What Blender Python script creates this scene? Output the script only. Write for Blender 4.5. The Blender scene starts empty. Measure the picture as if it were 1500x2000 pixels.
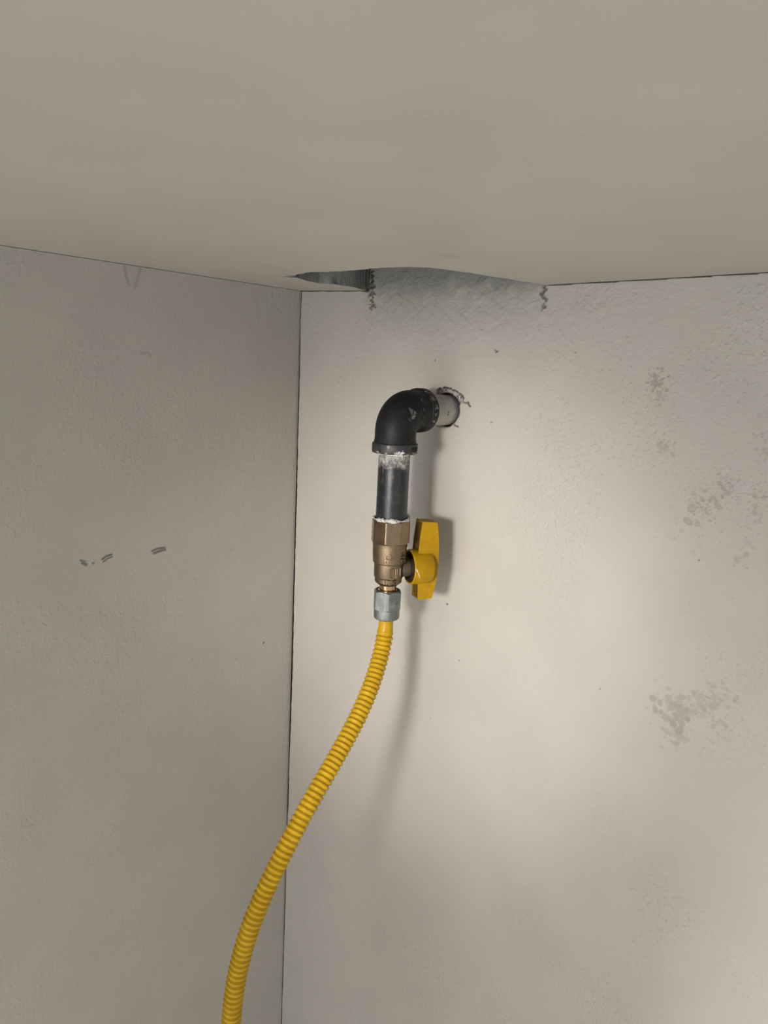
import bpy, bmesh, math, random
import numpy as np
from mathutils import Vector, Matrix

random.seed(7)
rng = np.random.default_rng(11)
S = bpy.context.scene
COL = S.collection

# ------------------------------------------------------------------ camera
CAM = np.array([0.4730573, -0.4549107, -0.0614836])
RIGHT = Vector((0.7666383, 0.6403329, 0.0473235))
UP = Vector((-0.1513849, 0.1086353, 0.9824871))
FWD = Vector((-0.6239778, 0.7603764, -0.1802207))
cd = bpy.data.cameras.new('camera')
cd.sensor_fit = 'AUTO'
cd.sensor_width = 36.0
cd.lens = 36.0 * 1500.0 / 2000.0
cd.clip_start = 0.01
co = bpy.data.objects.new('camera', cd)
COL.objects.link(co)
M = Matrix((RIGHT, UP, -FWD)).transposed().to_4x4()
M.translation = Vector(CAM)
co.matrix_world = M
S.camera = co

# ------------------------------------------------------------------ world, lamp, exposure
wd = bpy.data.worlds.new('world')
S.world = wd
wd.use_nodes = True
bg = wd.node_tree.nodes['Background']
bg.inputs[0].default_value = (1.0, 0.988, 0.985, 1)
bg.inputs[1].default_value = 0.80

def area_lamp(name, w, h, watts, loc, target, col=(1.0, 0.988, 0.985)):
    a = bpy.data.lights.new(name, 'AREA')
    a.shape = 'RECTANGLE'; a.size = w; a.size_y = h; a.energy = watts; a.color = col
    o = bpy.data.objects.new(name, a)
    COL.objects.link(o)
    o.location = loc
    o.rotation_euler = (Vector(target) - o.location).to_track_quat('-Z', 'Y').to_euler()
    return o
area_lamp('fill_light_high', 1.0, 1.0, 520, (-.9, -2.0, .6), (.2, -.1, -.25))            # unseen fill light added up to the left, outside the cupboard
area_lamp('fill_light', 1.0, 1.0, 4.0, (-.9, -2.0, -.9), (.2, -.1, -.25))          # added low fill from the left, no source in view
area_lamp('fill_light', 1.0, 1.0, 7.4, (.2, -1.8, -1.2), (.2, -.1, -.25))  # added fill from below, brightens the ceiling
area_lamp('fill_light', 1.0, 1.0, 9.0, (.2, -2.2, -.2), (.2, -.1, -.25))  # added fill from the front, unseen

ld = bpy.data.lights.new('torch', 'SPOT')        # hand torch lighting the pipe
ld.energy = 22.0
ld.color = (1.0, 0.93, 0.86)
ld.shadow_soft_size = 0.056
ld.spot_size = 0.575
ld.spot_blend = 0.90
lo = bpy.data.objects.new('torch', ld)
COL.objects.link(lo)
lo.location = (0.367, -0.766, -0.090)
aim = Vector((0.154, 0.0, -0.229))
lo.rotation_euler = (aim - lo.location).to_track_quat('-Z', 'Y').to_euler()

S.view_settings.view_transform = 'Standard'
S.view_settings.look = 'None'
S.view_settings.exposure = 0.0
S.view_settings.gamma = 1.0
S.view_settings.use_curve_mapping = False

# ------------------------------------------------------------------ helpers
def link(name, me, mats, parent=None, smooth=None):
    o = bpy.data.objects.new(name, me)
    COL.objects.link(o)
    for m in (mats if isinstance(mats, (list, tuple)) else [mats]):
        me.materials.append(m)
    if parent is not None:
        o.parent = parent
    if smooth is not None:
        for p in me.polygons:
            p.use_smooth = True
        if smooth < 180:
            me.set_sharp_from_angle(angle=math.radians(smooth))
    return o

def obj(name, bm, mats, parent=None, smooth=35):
    bmesh.ops.recalc_face_normals(bm, faces=bm.faces)
    me = bpy.data.meshes.new(name)
    bm.to_mesh(me)
    bm.free()
    return link(name, me, mats, parent, smooth)

def thing(name, label, cat, loc):
    o = bpy.data.objects.new(name, None)
    COL.objects.link(o)
    o.empty_display_size = 0.02
    o.location = loc
    o['label'] = label
    o['category'] = cat
    return o

def np_mesh(name, verts, quads, attrs=None, mat_idx=None, smooth=True):
    me = bpy.data.meshes.new(name)
    n, q = len(verts), len(quads)
    me.vertices.add(n)
    me.vertices.foreach_set('co', np.ascontiguousarray(verts, np.float32).ravel())
    me.loops.add(q * 4)
    me.loops.foreach_set('vertex_index', np.ascontiguousarray(quads, np.int32).ravel())
    me.polygons.add(q)
    me.polygons.foreach_set('loop_start', np.arange(0, q * 4, 4, dtype=np.int32))
    if mat_idx is not None:
        me.polygons.foreach_set('material_index', np.ascontiguousarray(mat_idx, np.int32))
    me.update(calc_edges=True)
    me.polygons.foreach_set('use_smooth', np.full(q, smooth, bool))
    for k, v in (attrs or {}).items():
        a = me.attributes.new(k, 'FLOAT', 'POINT')
        a.data.foreach_set('value', np.ascontiguousarray(v, np.float32))
    me.validate()
    return me

def grid_quads(nr, nc, off=0):
    i = np.arange(nr * nc).reshape(nr, nc) + off
    return np.stack([i[:-1, :-1], i[:-1, 1:], i[1:, 1:], i[1:, :-1]], -1).reshape(-1, 4)

def axis_lines(segs):
    """segs: (start, end, step) consecutive -> sorted coordinates"""
    out = []
    for a, b, st in segs:
        out.append(np.linspace(a, b, max(2, int(round((b - a) / st)) + 1))[:-1])
    out.append([segs[-1][1]])
    return np.concatenate(out)

def vnoise(x, y, f, seed=0):
    """smooth value noise in 0..1"""
    x = np.asarray(x) * f; y = np.asarray(y) * f
    xi = np.floor(x).astype(np.int64); yi = np.floor(y).astype(np.int64)
    fx = x - xi; fy = y - yi
    fx = fx * fx * (3 - 2 * fx); fy = fy * fy * (3 - 2 * fy)
    def h(a, b):
        v = np.sin(a * 127.1 + b * 311.7 + seed * 74.7) * 43758.5453
        return v - np.floor(v)
    return ((h(xi, yi) * (1 - fx) + h(xi + 1, yi) * fx) * (1 - fy)
            + (h(xi, yi + 1) * (1 - fx) + h(xi + 1, yi + 1) * fx) * fy)

def sstep(a, b, x):
    t = np.clip((x - a) / (b - a), 0, 1)
    return t * t * (3 - 2 * t)

def blob(U, V, cu, cv, ru, rv, ang=0.0, soft=0.35, wob=0.0, seed=0):
    c, s_ = math.cos(ang), math.sin(ang)
    du, dv = U - cu, V - cv
    a = (du * c + dv * s_) / ru
    b = (-du * s_ + dv * c) / rv
    r = np.sqrt(a * a + b * b)
    if wob:
        r = r * (1 + wob * (vnoise(U, V, 0.9 / max(min(ru, rv), 4e-4), seed) - 0.5))
    return 1 - sstep(1 - soft, 1 + soft * 0.4, r)

def polyline(U, V, pts, w, soft=0.6):
    """soft stroke along (u, v) points"""
    d = np.full(U.shape, 1e9)
    for (a, b), (c, e) in zip(pts[:-1], pts[1:]):
        vx, vy = c - a, e - b
        t = np.clip(((U - a) * vx + (V - b) * vy) / (vx * vx + vy * vy + 1e-12), 0, 1)
        d = np.minimum(d, np.hypot(U - a - t * vx, V - b - t * vy))
    return 1 - sstep(w * (1 - soft), w * (1 + soft), d)

# ---- bmesh shapes
def lathe(bm, prof, n=48, axis='Z', poly=None):
    """prof: (r, h) list; caps where r == 0"""
    rings = []
    for r, h in prof:
        if r <= 1e-9:
            rings.append([bm.verts.new((0, 0, h))])
        else:
            rings.append([bm.verts.new((r * math.cos(2 * math.pi * i / n), r * math.sin(2 * math.pi * i / n), h)) for i in range(n)])
    for A, B in zip(rings[:-1], rings[1:]):
        if len(A) == 1 and len(B) == 1:
            continue
        for i in range(n):
            j = (i + 1) % n
            if len(A) == 1:
                bm.faces.new((A[0], B[i], B[j]))
            elif len(B) == 1:
                bm.faces.new((A[i], A[j], B[0]))
            else:
                bm.faces.new((A[i], A[j], B[j], B[i]))
    return bm

def sweep(bm, pts, radii, n=40, caps=True, ring_fn=None):
    """circles along a polyline, parallel transport"""
    P = [Vector(p) for p in pts]
    T = []
    for i in range(len(P)):
        a = P[max(i - 1, 0)]; b = P[min(i + 1, len(P) - 1)]
        T.append((b - a).normalized())
    up = Vector((1, 0, 0))
    if abs(T[0].dot(up)) > 0.9:
        up = Vector((0, 1, 0))
    N = (up - T[0] * up.dot(T[0])).normalized()
    rings = []
    for i, (p, t) in enumerate(zip(P, T)):
        N = (N - t * N.dot(t)).normalized()
        B = t.cross(N)
        r = radii[i] if not np.isscalar(radii) else radii
        rings.append([bm.verts.new(p + (N * math.cos(2 * math.pi * k / n) + B * math.sin(2 * math.pi * k / n)) * r) for k in range(n)])
    for A, Bq in zip(rings[:-1], rings[1:]):
        for k in range(n):
            bm.faces.new((A[k], A[(k + 1) % n], Bq[(k + 1) % n], Bq[k]))
    if caps:
        bm.faces.new(rings[0][::-1]); bm.faces.new(rings[-1])
    return rings

def prism(bm, outline, f0, f1):
    """closed outline (list of 2-tuples); f0/f1 map a 2-tuple to a 3D point for the two faces"""
    A = [bm.verts.new(f0(p)) for p in outline]
    B = [bm.verts.new(f1(p)) for p in outline]
    bm.faces.new(A); bm.faces.new(B[::-1])
    for i in range(len(A)):
        j = (i + 1) % len(A)
        bm.faces.new((A[j], A[i], B[i], B[j]))

def box(bm, x0, x1, y0, y1, z0, z1):
    prism(bm, [(x0, y0), (x1, y0), (x1, y1), (x0, y1)], lambda p: (p[0], p[1], z0), lambda p: (p[0], p[1], z1))

def text_mesh(txt, size, depth, mapper, name, mat, parent, spin=0.0, squash=1.0, space=1.0, bold=0.0):
    """raised lettering; mapper(u, v, h) puts flat text on the surface"""
    cu = bpy.data.curves.new('t', 'FONT')
    cu.body = txt; cu.size = size; cu.extrude = depth / 2
    cu.align_x = 'CENTER'; cu.align_y = 'CENTER'
    cu.resolution_u = 3; cu.space_character = space; cu.offset = bold
    to = bpy.data.objects.new('t', cu)
    COL.objects.link(to)
    dg = bpy.context.evaluated_depsgraph_get()
    me = bpy.data.meshes.new_from_object(to.evaluated_get(dg))
    bpy.data.objects.remove(to); bpy.data.curves.remove(cu)
    bm = bmesh.new(); bm.from_mesh(me); bpy.data.meshes.remove(me)
    bmesh.ops.subdivide_edges(bm, edges=[e for e in bm.edges if e.calc_length() > size * 0.3], cuts=3)
    c, s_ = math.cos(spin), math.sin(spin)
    for v in bm.verts:
        x, y, z = v.co
        x *= squash
        v.co = mapper(x * c - y * s_, x * s_ + y * c, z + depth / 2)
    return obj(name, bm, mat, parent, 30)

# ------------------------------------------------------------------ materials
class NT:
    def __init__(self, name):
        self.m = bpy.data.materials.new(name)
        self.m.use_nodes = True
        self.t = self.m.node_tree
        self.b = self.t.nodes['Principled BSDF']
        self.tc = self.n('ShaderNodeTexCoord')
    def n(self, typ, **kw):
        x = self.t.nodes.new(typ)
        for k, v in kw.items():
            setattr(x, k, v)
        return x
    def l(self, a, b):
        self.t.links.new(a, b)
    def setv(self, **kw):
        for k, v in kw.items():
            self.b.inputs[k.replace('_', ' ')].default_value = v
        return self
    def noise(self, scale, detail=2.0, rough=0.5, vec=None, stretch=None, dist=0.0):
        x = self.n('ShaderNodeTexNoise')
        x.inputs['Scale'].default_value = scale
        x.inputs['Detail'].default_value = detail
        x.inputs['Roughness'].default_value = rough
        x.inputs['Distortion'].default_value = dist
        v = vec or self.tc.outputs['Object']
        if stretch:
            mp = self.n('ShaderNodeMapping')
            mp.inputs['Scale'].default_value = stretch
            self.l(v, mp.inputs['Vector']); v = mp.outputs['Vector']
        self.l(v, x.inputs['Vector'])
        return x.outputs['Fac']
    def ramp(self, src, a, b, lo=0.0, hi=1.0):
        x = self.n('ShaderNodeMapRange')
        x.interpolation_type = 'SMOOTHSTEP'
        for k, v in zip(('From Min', 'From Max', 'To Min', 'To Max'), (a, b, lo, hi)):
            x.inputs[k].default_value = v
        self.l(src, x.inputs['Value'])
        return x.outputs['Result']
    def math(self, op, a, b=None):
        x = self.n('ShaderNodeMath', operation=op)
        for i, v in enumerate((a, b)):
            if v is None: continue
            if isinstance(v, (int, float)): x.inputs[i].default_value = v
            else: self.l(v, x.inputs[i])
        return x.outputs[0]
    def mix(self, fac, a, b):
        x = self.n('ShaderNodeMix', data_type='RGBA')
        for i, v in ((0, fac), (6, a), (7, b)):
            if isinstance(v, (int, float)): x.inputs[i].default_value = v
            elif isinstance(v, tuple): x.inputs[i].default_value = v + (1,)
            else: self.l(v, x.inputs[i])
        return x.outputs[2]
    def attr(self, name):
        x = self.n('ShaderNodeAttribute', attribute_name=name)
        return x.outputs['Fac']
    def z(self, i=2):
        x = self.n('ShaderNodeSeparateXYZ')
        self.l(self.tc.outputs['Object'], x.inputs[0])
        return x.outputs[i]
    def spot(self, p, r, soft=0.5, noise=None, amp=0.0):
        x = self.n('ShaderNodeVectorMath', operation='DISTANCE')
        self.l(self.tc.outputs['Object'], x.inputs[0])
        x.inputs[1].default_value = p
        d = x.outputs['Value']
        if noise is not None:
            d = self.math('ADD', d, self.math('MULTIPLY', self.math('SUBTRACT', noise, 0.5), amp))
        return self.ramp(d, r * (1 - soft), r * (1 + soft), 1.0, 0.0)
    def bump(self, h, dist, strength=1.0, prev=None):
        x = self.n('ShaderNodeBump')
        x.inputs['Strength'].default_value = strength
        x.inputs['Distance'].default_value = dist
        self.l(h, x.inputs['Height'])
        if prev is not None: self.l(prev, x.inputs['Normal'])
        self.l(x.outputs[0], self.b.inputs['Normal'])
        return x.outputs[0]
    def color(self, c):
        self.l(c, self.b.inputs['Base Color'])

PAINT = (0.412, 0.390, 0.349)

def wall_paint(name, base, tex=1.0, attrs=True, rough=0.5, spec=0.3):
    k = NT(name).setv(Roughness=rough)
    k.b.inputs['Specular IOR Level'].default_value = spec
    n1 = k.noise(18, 3)
    n2 = k.noise(420, 2)
    dark = tuple(c * 0.955 for c in base)
    c = k.mix(k.ramp(n1, 0.35, 0.65), dark, base)
    specks = k.ramp(k.noise(260, 1.5), 0.72, 0.78)
    c = k.mix(k.math('MULTIPLY', specks, 0.22), c, (0.21, 0.19, 0.16))
    fine = k.noise(650, 3, 0.6)
    mid = k.noise(190, 3, 0.55, dist=0.6)
    pebble = k.ramp(k.noise(330, 2), 0.5, 0.75)
    zone = k.ramp(k.noise(14, 2), 0.42, 0.62)
    h = k.math('ADD', k.math('MULTIPLY', fine, 0.16), k.math('MULTIPLY', mid, 0.42))
    h = k.math('ADD', h, k.math('MULTIPLY', k.math('MULTIPLY', pebble, zone), 0.34))
    if attrs:
        st = k.attr('stain'); dk = k.attr('dark'); lump = k.attr('lump'); raw = k.attr('raw')
        c = k.mix(st, c, (0.215, 0.190, 0.160))
        c = k.mix(raw, c, (0.20, 0.204, 0.20))
        c = k.mix(k.attr('white'), c, (0.36, 0.355, 0.35))
        c = k.mix(dk, c, (0.020, 0.019, 0.020))
        big = k.noise(125, 2.5, 0.5, dist=0.35)
        h = k.math('ADD', h, k.math('MULTIPLY', k.math('MULTIPLY', big, lump), 2.6))
        h = k.math('SUBTRACT', h, k.math('MULTIPLY', st, 0.35))
        h = k.math('SUBTRACT', h, k.math('MULTIPLY', dk, 1.5))
    k.color(c)
    k.bump(h, 0.0006 * tex, 0.8)
    return k.m

m_back = wall_paint('paint_back_wall', PAINT, 2.1)
m_left = wall_paint('paint_left_wall', PAINT, 1.25)
m_ceil = wall_paint('paint_ceiling', PAINT, 0.14)
m_raw = wall_paint('raw_plaster', (0.185, 0.19, 0.185), 2.0, attrs=False)
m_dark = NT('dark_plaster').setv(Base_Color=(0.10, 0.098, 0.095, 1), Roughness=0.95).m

# black malleable iron
k = NT('black_iron').setv(Roughness=0.55)
k.b.inputs['Specular IOR Level'].default_value = 0.24
nz = k.noise(260, 3)
c = k.mix(k.ramp(nz, 0.4, 0.7), (0.0055, 0.0060, 0.0068), (0.0115, 0.0115, 0.012))
dust = k.ramp(k.noise(520, 3, 0.6), 0.66, 0.74)
c = k.mix(k.math('MULTIPLY', dust, 0.18), c, (0.07, 0.07, 0.07))
wn = k.noise(900, 3)
for p, r, amt in [((0.0142, 0.0012, -0.0022), 0.0016, .75), ((0.0137, -0.0016, 0.0004), 0.0011, .7), ((0.0139, -0.0002, -0.0040), 0.0012, .3),
                  ((0.0118, 0.0232, 0.0085), 0.0020, .55), ((0.0138, 0.0245, 0.0030), 0.0016, .65), ((0.0146, 0.0240, -0.0020), 0.0010, .5),
                  ((0.0070, 0.0225, 0.0131), 0.0014, .4), ((0.0136, 0.0240, -0.0066), 0.0013, .65), ((0.0085, 0.0242, 0.0122), 0.0012, .4)]:
    c = k.mix(k.math('MULTIPLY', k.spot(p, r * .8, 0.5, wn, r * 4.5), amt), c, (0.27, 0.265, 0.255))
k.color(c)
k.bump(k.noise(700, 3, 0.6), 0.0003, 0.5)
m_iron = k.m

k = NT('dope_smeared_iron').setv(Roughness=0.5)          # lower band of the elbow with white compound on its rim
wn = k.noise(800, 3)
c = k.mix(k.ramp(k.noise(300, 3), 0.4, 0.7), (0.013, 0.014, 0.015), (0.025, 0.025, 0.026))
rim = k.ramp(k.z(2), -0.0270, -0.0258, 1.0, 0.0)
c = k.mix(k.math('MULTIPLY', k.math('MULTIPLY', rim, k.ramp(k.noise(330, 2), 0.48, 0.6)), 0.5), c, (0.5, 0.49, 0.46))
for p, r, amt in [((0.0132, -0.0085, -0.0268), 0.0017, 1.0), ((0.0118, -0.0106, -0.0270), 0.0014, .9), ((0.0060, -0.0146, -0.0230), 0.0012, .3)]:
    c = k.mix(k.math('MULTIPLY', k.spot(p, r * .8, 0.4, wn, r * 3.0), amt), c, (0.5, 0.485, 0.46))
k.color(c)
k.bump(k.noise(700, 3, 0.6), 0.0003, 0.4)
m_iron_rim = k.m

k = NT('black_steel_pipe').setv(Roughness=0.33)
c0 = k.mix(k.ramp(k.noise(240, 3), 0.4, 0.7), (0.0065, 0.0075, 0.0095), (0.015, 0.016, 0.019))
scr = k.ramp(k.noise(520, 3, 0.6, stretch=(1, 1, 0.07)), 0.60, 0.70)
scr = k.math('MULTIPLY', scr, k.ramp(k.noise(120, 2), 0.45, 0.6))
c0 = k.mix(k.math('MULTIPLY', scr, 0.45), c0, (0.30, 0.29, 0.28))
rust = k.ramp(k.noise(200, 3), 0.66, 0.74)
c0 = k.mix(k.math('MULTIPLY', rust, 0.35), c0, (0.14, 0.09, 0.06))
z = k.z(2)
zz = k.math('ADD', z, k.math('MULTIPLY', k.math('SUBTRACT', k.noise(150, 3), 0.5), 0.012))
dope = k.ramp(zz, -0.0395, -0.0345)
dope = k.math('MULTIPLY', dope, k.ramp(k.noise(420, 4, 0.65), 0.36, 0.56, 0.35, 1.0))
solid = k.ramp(zz, -0.0345, -0.0325)
dope = k.math('MAXIMUM', dope, k.math('MULTIPLY', solid, k.ramp(k.noise(420, 3), 0.42, 0.54)))
low = k.ramp(zz, -0.0735, -0.0755)
low = k.math('MULTIPLY', low, k.ramp(k.noise(500, 3), 0.45, 0.55))
dope = k.math('MAXIMUM', dope, low)
k.color(k.mix(k.math('MULTIPLY', dope, .8), c0, k.mix(k.math('MAXIMUM', k.ramp(k.noise(420, 3), .45, .65), k.math('MULTIPLY', solid, .8)), (0.20, 0.20, 0.20), (0.37, 0.36, 0.335))))
k.l(k.ramp(dope, 0, 1, 0.33, 0.8), k.b.inputs['Roughness'])
k.bump(k.math('ADD', k.math('MULTIPLY', dope, k.noise(600, 3)), k.math('MULTIPLY', k.noise(500, 2), 0.2)), 0.0008, 0.6)
m_pipe = k.m

k = NT('painted_pipe').setv(Roughness=0.5)
c = k.mix(k.ramp(k.noise(160, 3), 0.4, 0.7), (0.265, 0.252, 0.222), (0.31, 0.298, 0.262))
wn = k.noise(700, 3)
for p, r in [((0.0107, 0.0445, -0.0006), 0.0009), ((0.0106, 0.0442, -0.0024), 0.0008), ((0.0060, 0.0405, 0.0090), 0.0008), ((0.0066, 0.0420, 0.0084), 0.0007)]:
    c = k.mix(k.math('MULTIPLY', k.spot(p, r, 0.5, wn, r), 0.85), c, (0.03, 0.028, 0.026))
edge = k.ramp(k.math('ADD', k.z(1), k.math('MULTIPLY', k.math('SUBTRACT', k.noise(260, 2), 0.5), 0.006)), 0.0495, 0.0545)
c = k.mix(k.math('MULTIPLY', edge, 0.85), c, (0.12, 0.12, 0.13))
k.color(c)
k.bump(k.noise(300, 3), 0.0005, 0.4)
m_ppipe = k.m

k = NT('pipe_dope').setv(Base_Color=(0.62, 0.61, 0.57, 1), Roughness=0.7)
k.color(k.mix(k.ramp(k.noise(900, 2), 0.58, 0.66), (0.43, 0.42, 0.395), (0.05, 0.05, 0.055)))
k.bump(k.noise(900, 3), 0.0006, 0.8)
m_dope = k.m

def brass(name, rough, base, bump, scale, stretch=None):
    k = NT(name).setv(Metallic=1.0, Roughness=rough)
    n = k.noise(scale, 3, 0.6, stretch=stretch)
    k.color(k.mix(k.ramp(k.noise(170, 3), 0.35, 0.7), tuple(c * 0.82 for c in base), base))
    k.bump(n, bump, 0.5)
    return k.m
m_brass_cast = brass('cast_brass', 0.44, (0.225, 0.168, 0.106), 0.0004, 1100)
m_brass_hex = brass('machined_brass', 0.22, (0.275, 0.205, 0.128), 0.0003, 900, (1, 1, 0.12))
m_brass_neck = brass('turned_brass', 0.2, (0.56, 0.40, 0.23), 0.0001, 800)
m_bronze = brass('dull_brass', 0.6, (0.17, 0.135, 0.095), 0.0003, 700)

k = NT('zinc_plated_steel').setv(Metallic=0.75, Roughness=0.5)
c = k.mix(k.ramp(k.noise(260, 3, stretch=(1, 1, 0.35)), 0.4, 0.66), (0.155, 0.168, 0.164), (0.25, 0.272, 0.268))
c = k.mix(k.math('MULTIPLY', k.ramp(k.noise(520, 3, 0.65), 0.6, 0.7), 0.5), c, (0.15, 0.14, 0.13))
k.color(c)
k.bump(k.noise(800, 3), 0.0003, 0.5)
m_zinc = k.m

k = NT('yellow_coating').setv(Roughness=0.36)
k.b.inputs['Specular IOR Level'].default_value = 0.22
c = k.mix(k.ramp(k.noise(120, 3), 0.4, 0.7), (0.40, 0.240, 0.005), (0.47, 0.290, 0.008))
k.color(c)
k.bump(k.noise(420, 3), 0.0004, 0.5)
m_hose = k.m

k = NT('yellow_handle_plastic').setv(Roughness=0.45)
k.b.inputs['Specular IOR Level'].default_value = 0.16
c = k.mix(k.ramp(k.noise(150, 3), 0.4, 0.7), (0.30, 0.168, 0.002), (0.345, 0.198, 0.003))
k.color(c)
k.bump(k.noise(600, 3), 0.0002, 0.5)
m_handle = k.m
k = NT('scraped_plastic').setv(Roughness=0.6)
k.color(k.mix(k.ramp(k.noise(1500, 2), 0.4, 0.6), (0.45, 0.31, 0.16), (0.55, 0.51, 0.46)))
m_chip = k.m
m_inside = NT('shaded_yellow_inside').setv(Base_Color=(0.10, 0.06, 0.002, 1), Roughness=0.7).m  # shade of the wing channel put into a darker yellow
m_hub_shade = NT('shaded_hub_inside').setv(Base_Color=(0.060, 0.042, 0.020, 1), Roughness=0.8).m  # shade inside the hub put into the colour
k = NT('worn_iron').setv(Roughness=0.5)
k.color(k.mix(k.ramp(k.noise(900, 3), 0.45, 0.7), (0.012, 0.012, 0.013), (0.055, 0.055, 0.055)))
m_worn = k.m
m_rawwhite = NT('loose_plaster').setv(Base_Color=(0.46, 0.45, 0.44, 1), Roughness=0.85).m

# ------------------------------------------------------------------ large structure
PX, PY, PZ = 0.1521, -0.0557, -0.0868        # centre of the elbow
_sx = np.array([-0.4, 0, .034, .066, .15, .226, .26, .292, .327, .36, 1.2])
_sz = np.array([0, 0, .0008, .0017, .0028, .0025, .0019, .0014, .0007, 0, 0])
_fx = np.linspace(-0.4, 1.2, 1601)
_ff = np.interp(_fx, _sx, _sz)
_ker = np.exp(-np.linspace(-2, 2, 25) ** 2); _ker /= _ker.sum()
_ff = np.convolve(np.pad(_ff, 12, mode='edge'), _ker, 'valid')
def sag(x, y):
    return np.interp(x, _fx, _ff) * np.exp(-(np.asarray(y) / .25) ** 2)

def stain_cluster(U, V, A, cu, cv, su, sv, n, rmin, rmax, amt, ang=0.0, seed=0, shape=None):
    r = np.random.default_rng(seed)
    for i in range(n):
        a, b = np.clip(r.normal(0, 1, 2), -1.9, 1.9)
        c, s_ = math.cos(ang), math.sin(ang)
        u = cu + (a * su) * c - (b * sv) * s_
        v = cv + (a * su) * s_ + (b * sv) * c
        rad = rmin + (rmax - rmin) * r.random() ** 3
        el = 0.6 + 0.9 * r.random()
        k_ = amt * 1.12 * (0.45 + 0.55 * r.random())
        stamp(A, U, V, u, v, rad * el, rad, r.random() * 3.1, k_, wob=0.7, seed=seed * 50 + i)

def stamp(A, U, V, cu, cv, ru, rv, ang, amt, soft=0.35, wob=0.0, seed=0, rimmed=False):
    m = max(ru, rv) * 1.9
    i0, i1 = np.searchsorted(U[0], [cu - m, cu + m])
    j0, j1 = np.searchsorted(V[:, 0], [cv - m, cv + m])
    if i1 <= i0 or j1 <= j0: return
    sl = (slice(j0, j1), slice(i0, i1))
    b = blob(U[sl], V[sl], cu, cv, ru, rv, ang, soft, wob, seed)
    if rimmed:
        inner = blob(U[sl], V[sl], cu, cv, ru * .72, rv * .72, ang, 0.5, wob, seed)
        b = b * (1 - 0.35 * inner)
    A[sl] = np.maximum(A[sl], b * amt)

def stroke(A, U, V, pts, w, amt, soft=0.6):
    p = np.array(pts)
    i0, i1 = np.searchsorted(U[0], [p[:, 0].min() - 3 * w, p[:, 0].max() + 3 * w])
    j0, j1 = np.searchsorted(V[:, 0], [p[:, 1].min() - 3 * w, p[:, 1].max() + 3 * w])
    sl = (slice(j0, j1), slice(i0, i1))
    A[sl] = np.maximum(A[sl], polyline(U[sl], V[sl], pts, w, soft) * amt)

# back wall: one fine sheet with the pipe hole, the notch under the ceiling cut-out and the stains
def add_box_np(verts, quads, x0, x1, y0, y1, z0, z1):
    o = len(verts)
    b = np.array([(x, y, z) for z in (z0, z1) for y in (y0, y1) for x in (x0, x1)], float)
    q = np.array([(0, 2, 3, 1), (4, 5, 7, 6), (0, 1, 5, 4), (2, 6, 7, 3), (0, 4, 6, 2), (1, 3, 7, 5)]) + o
    return np.vstack([verts, b]), np.vstack([quads, q])

xs = axis_lines([(0.0013, .06, .0022), (.06, .13, .001), (.13, .18, .0005), (.18, .28, .001), (.28, .375, .0005), (.375, .92, .012)])
zs = axis_lines([(-.97, -.43, .003), (-.43, -.29, .001), (-.29, -.225, .0005), (-.225, -.17, .001), (-.17, .03, .0005)])
U, V = np.meshgrid(xs, zs)
st = np.zeros(U.shape); dk = np.zeros(U.shape); lump = np.zeros(U.shape); raw = np.zeros(U.shape); dy = np.zeros(U.shape)
cl = lambda *a, **k: stain_cluster(U, V, st, *a, **k)
sp = lambda *a, **k: stamp(st, U, V, *a, **k)
# splash marks: small droplets at the top, the ringed group in the middle, the long smear lower down
cl(.3025, -.0600, .0034, .0042, 46, .0004, .0017, .62, seed=1)
cl(.3045, -.0680, .0040, .0026, 22, .0005, .0018, .34, seed=2)
sp(.3030, -.0617, .0034, .0013, 0.35, .58, wob=.5, seed=3); sp(.3050, -.0585, .0023, .0009, .5, .6, wob=.5, seed=4)
cl(.287, -.068, .006, .005, 26, .0003, .0009, .34, seed=5)
cl(.3130, -.0996, .0035, .0030, 18, .0004, .0018, .38, seed=6)
cl(.352, -.068, .006, .007, 18, .0004, .0012, .26, seed=7)
sp(.3311, -.1315, .0028, .0027, 0, .52, soft=.25, wob=.15, seed=8, rimmed=True)
sp(.3296, -.1393, .0036, .0020, -.5, .58, wob=.6, seed=9, rimmed=True); sp(.3352, -.1401, .0018, .0015, 0, .5, wob=.3, seed=10, rimmed=True)
cl(.3375, -.1325, .0042, .0036, 60, .0003, .0012, .55, seed=11)
cl(.3320, -.1245, .0040, .0025, 20, .0004, .0016, .40, seed=12)
sp(.3422, -.1238, .0025, .0014, .3, .5, wob=.4, seed=13); sp(.3442, -.1258, .0012, .0022, .2, .5, wob=.4, seed=14); sp(.3462, -.1284, .0023, .0014, -.5, .42, wob=.4, seed=15)
sp(.3446, -.1148, .0016, .0016, 0, .5, wob=.4, seed=16); sp(.3470, -.1222, .0008, .0016, .2, .55, wob=.3, seed=17); sp(.3500, -.1198, .0019, .0013, -.4, .42, wob=.4, seed=18); sp(.3474, -.1178, .0018, .0010, -.7, .5, wob=.4, seed=19)
cl(.3490, -.1150, .0030, .0032, 40, .0003, .0010, .45, seed=20)
cl(.3400, -.1200, .012, .008, 60, .0004, .0020, .20, seed=21)
cl(.3300, -.146, .010, .006, 50, .0004, .0020, .20, seed=22)
cl(.3612, -.156, .0020, .0035, 16, .0005, .0019, .34, seed=23)
cl(.3640, -.085, .0026, .0065, 26, .0005, .0018, .34, seed=24)
cl(.3655, -.122, .0030, .014, 50, .0004, .0018, .30, seed=25)
cl(.3325, -.2545, .0060, .0052, 110, .0004, .0026, .50, ang=-.35, seed=26)
sp(.3350, -.2520, .0048, .0019, -.45, .42, wob=.7, seed=27); sp(.3318, -.2620, .0050, .0024, -.2, .45, wob=.7, seed=28, rimmed=True)
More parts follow.
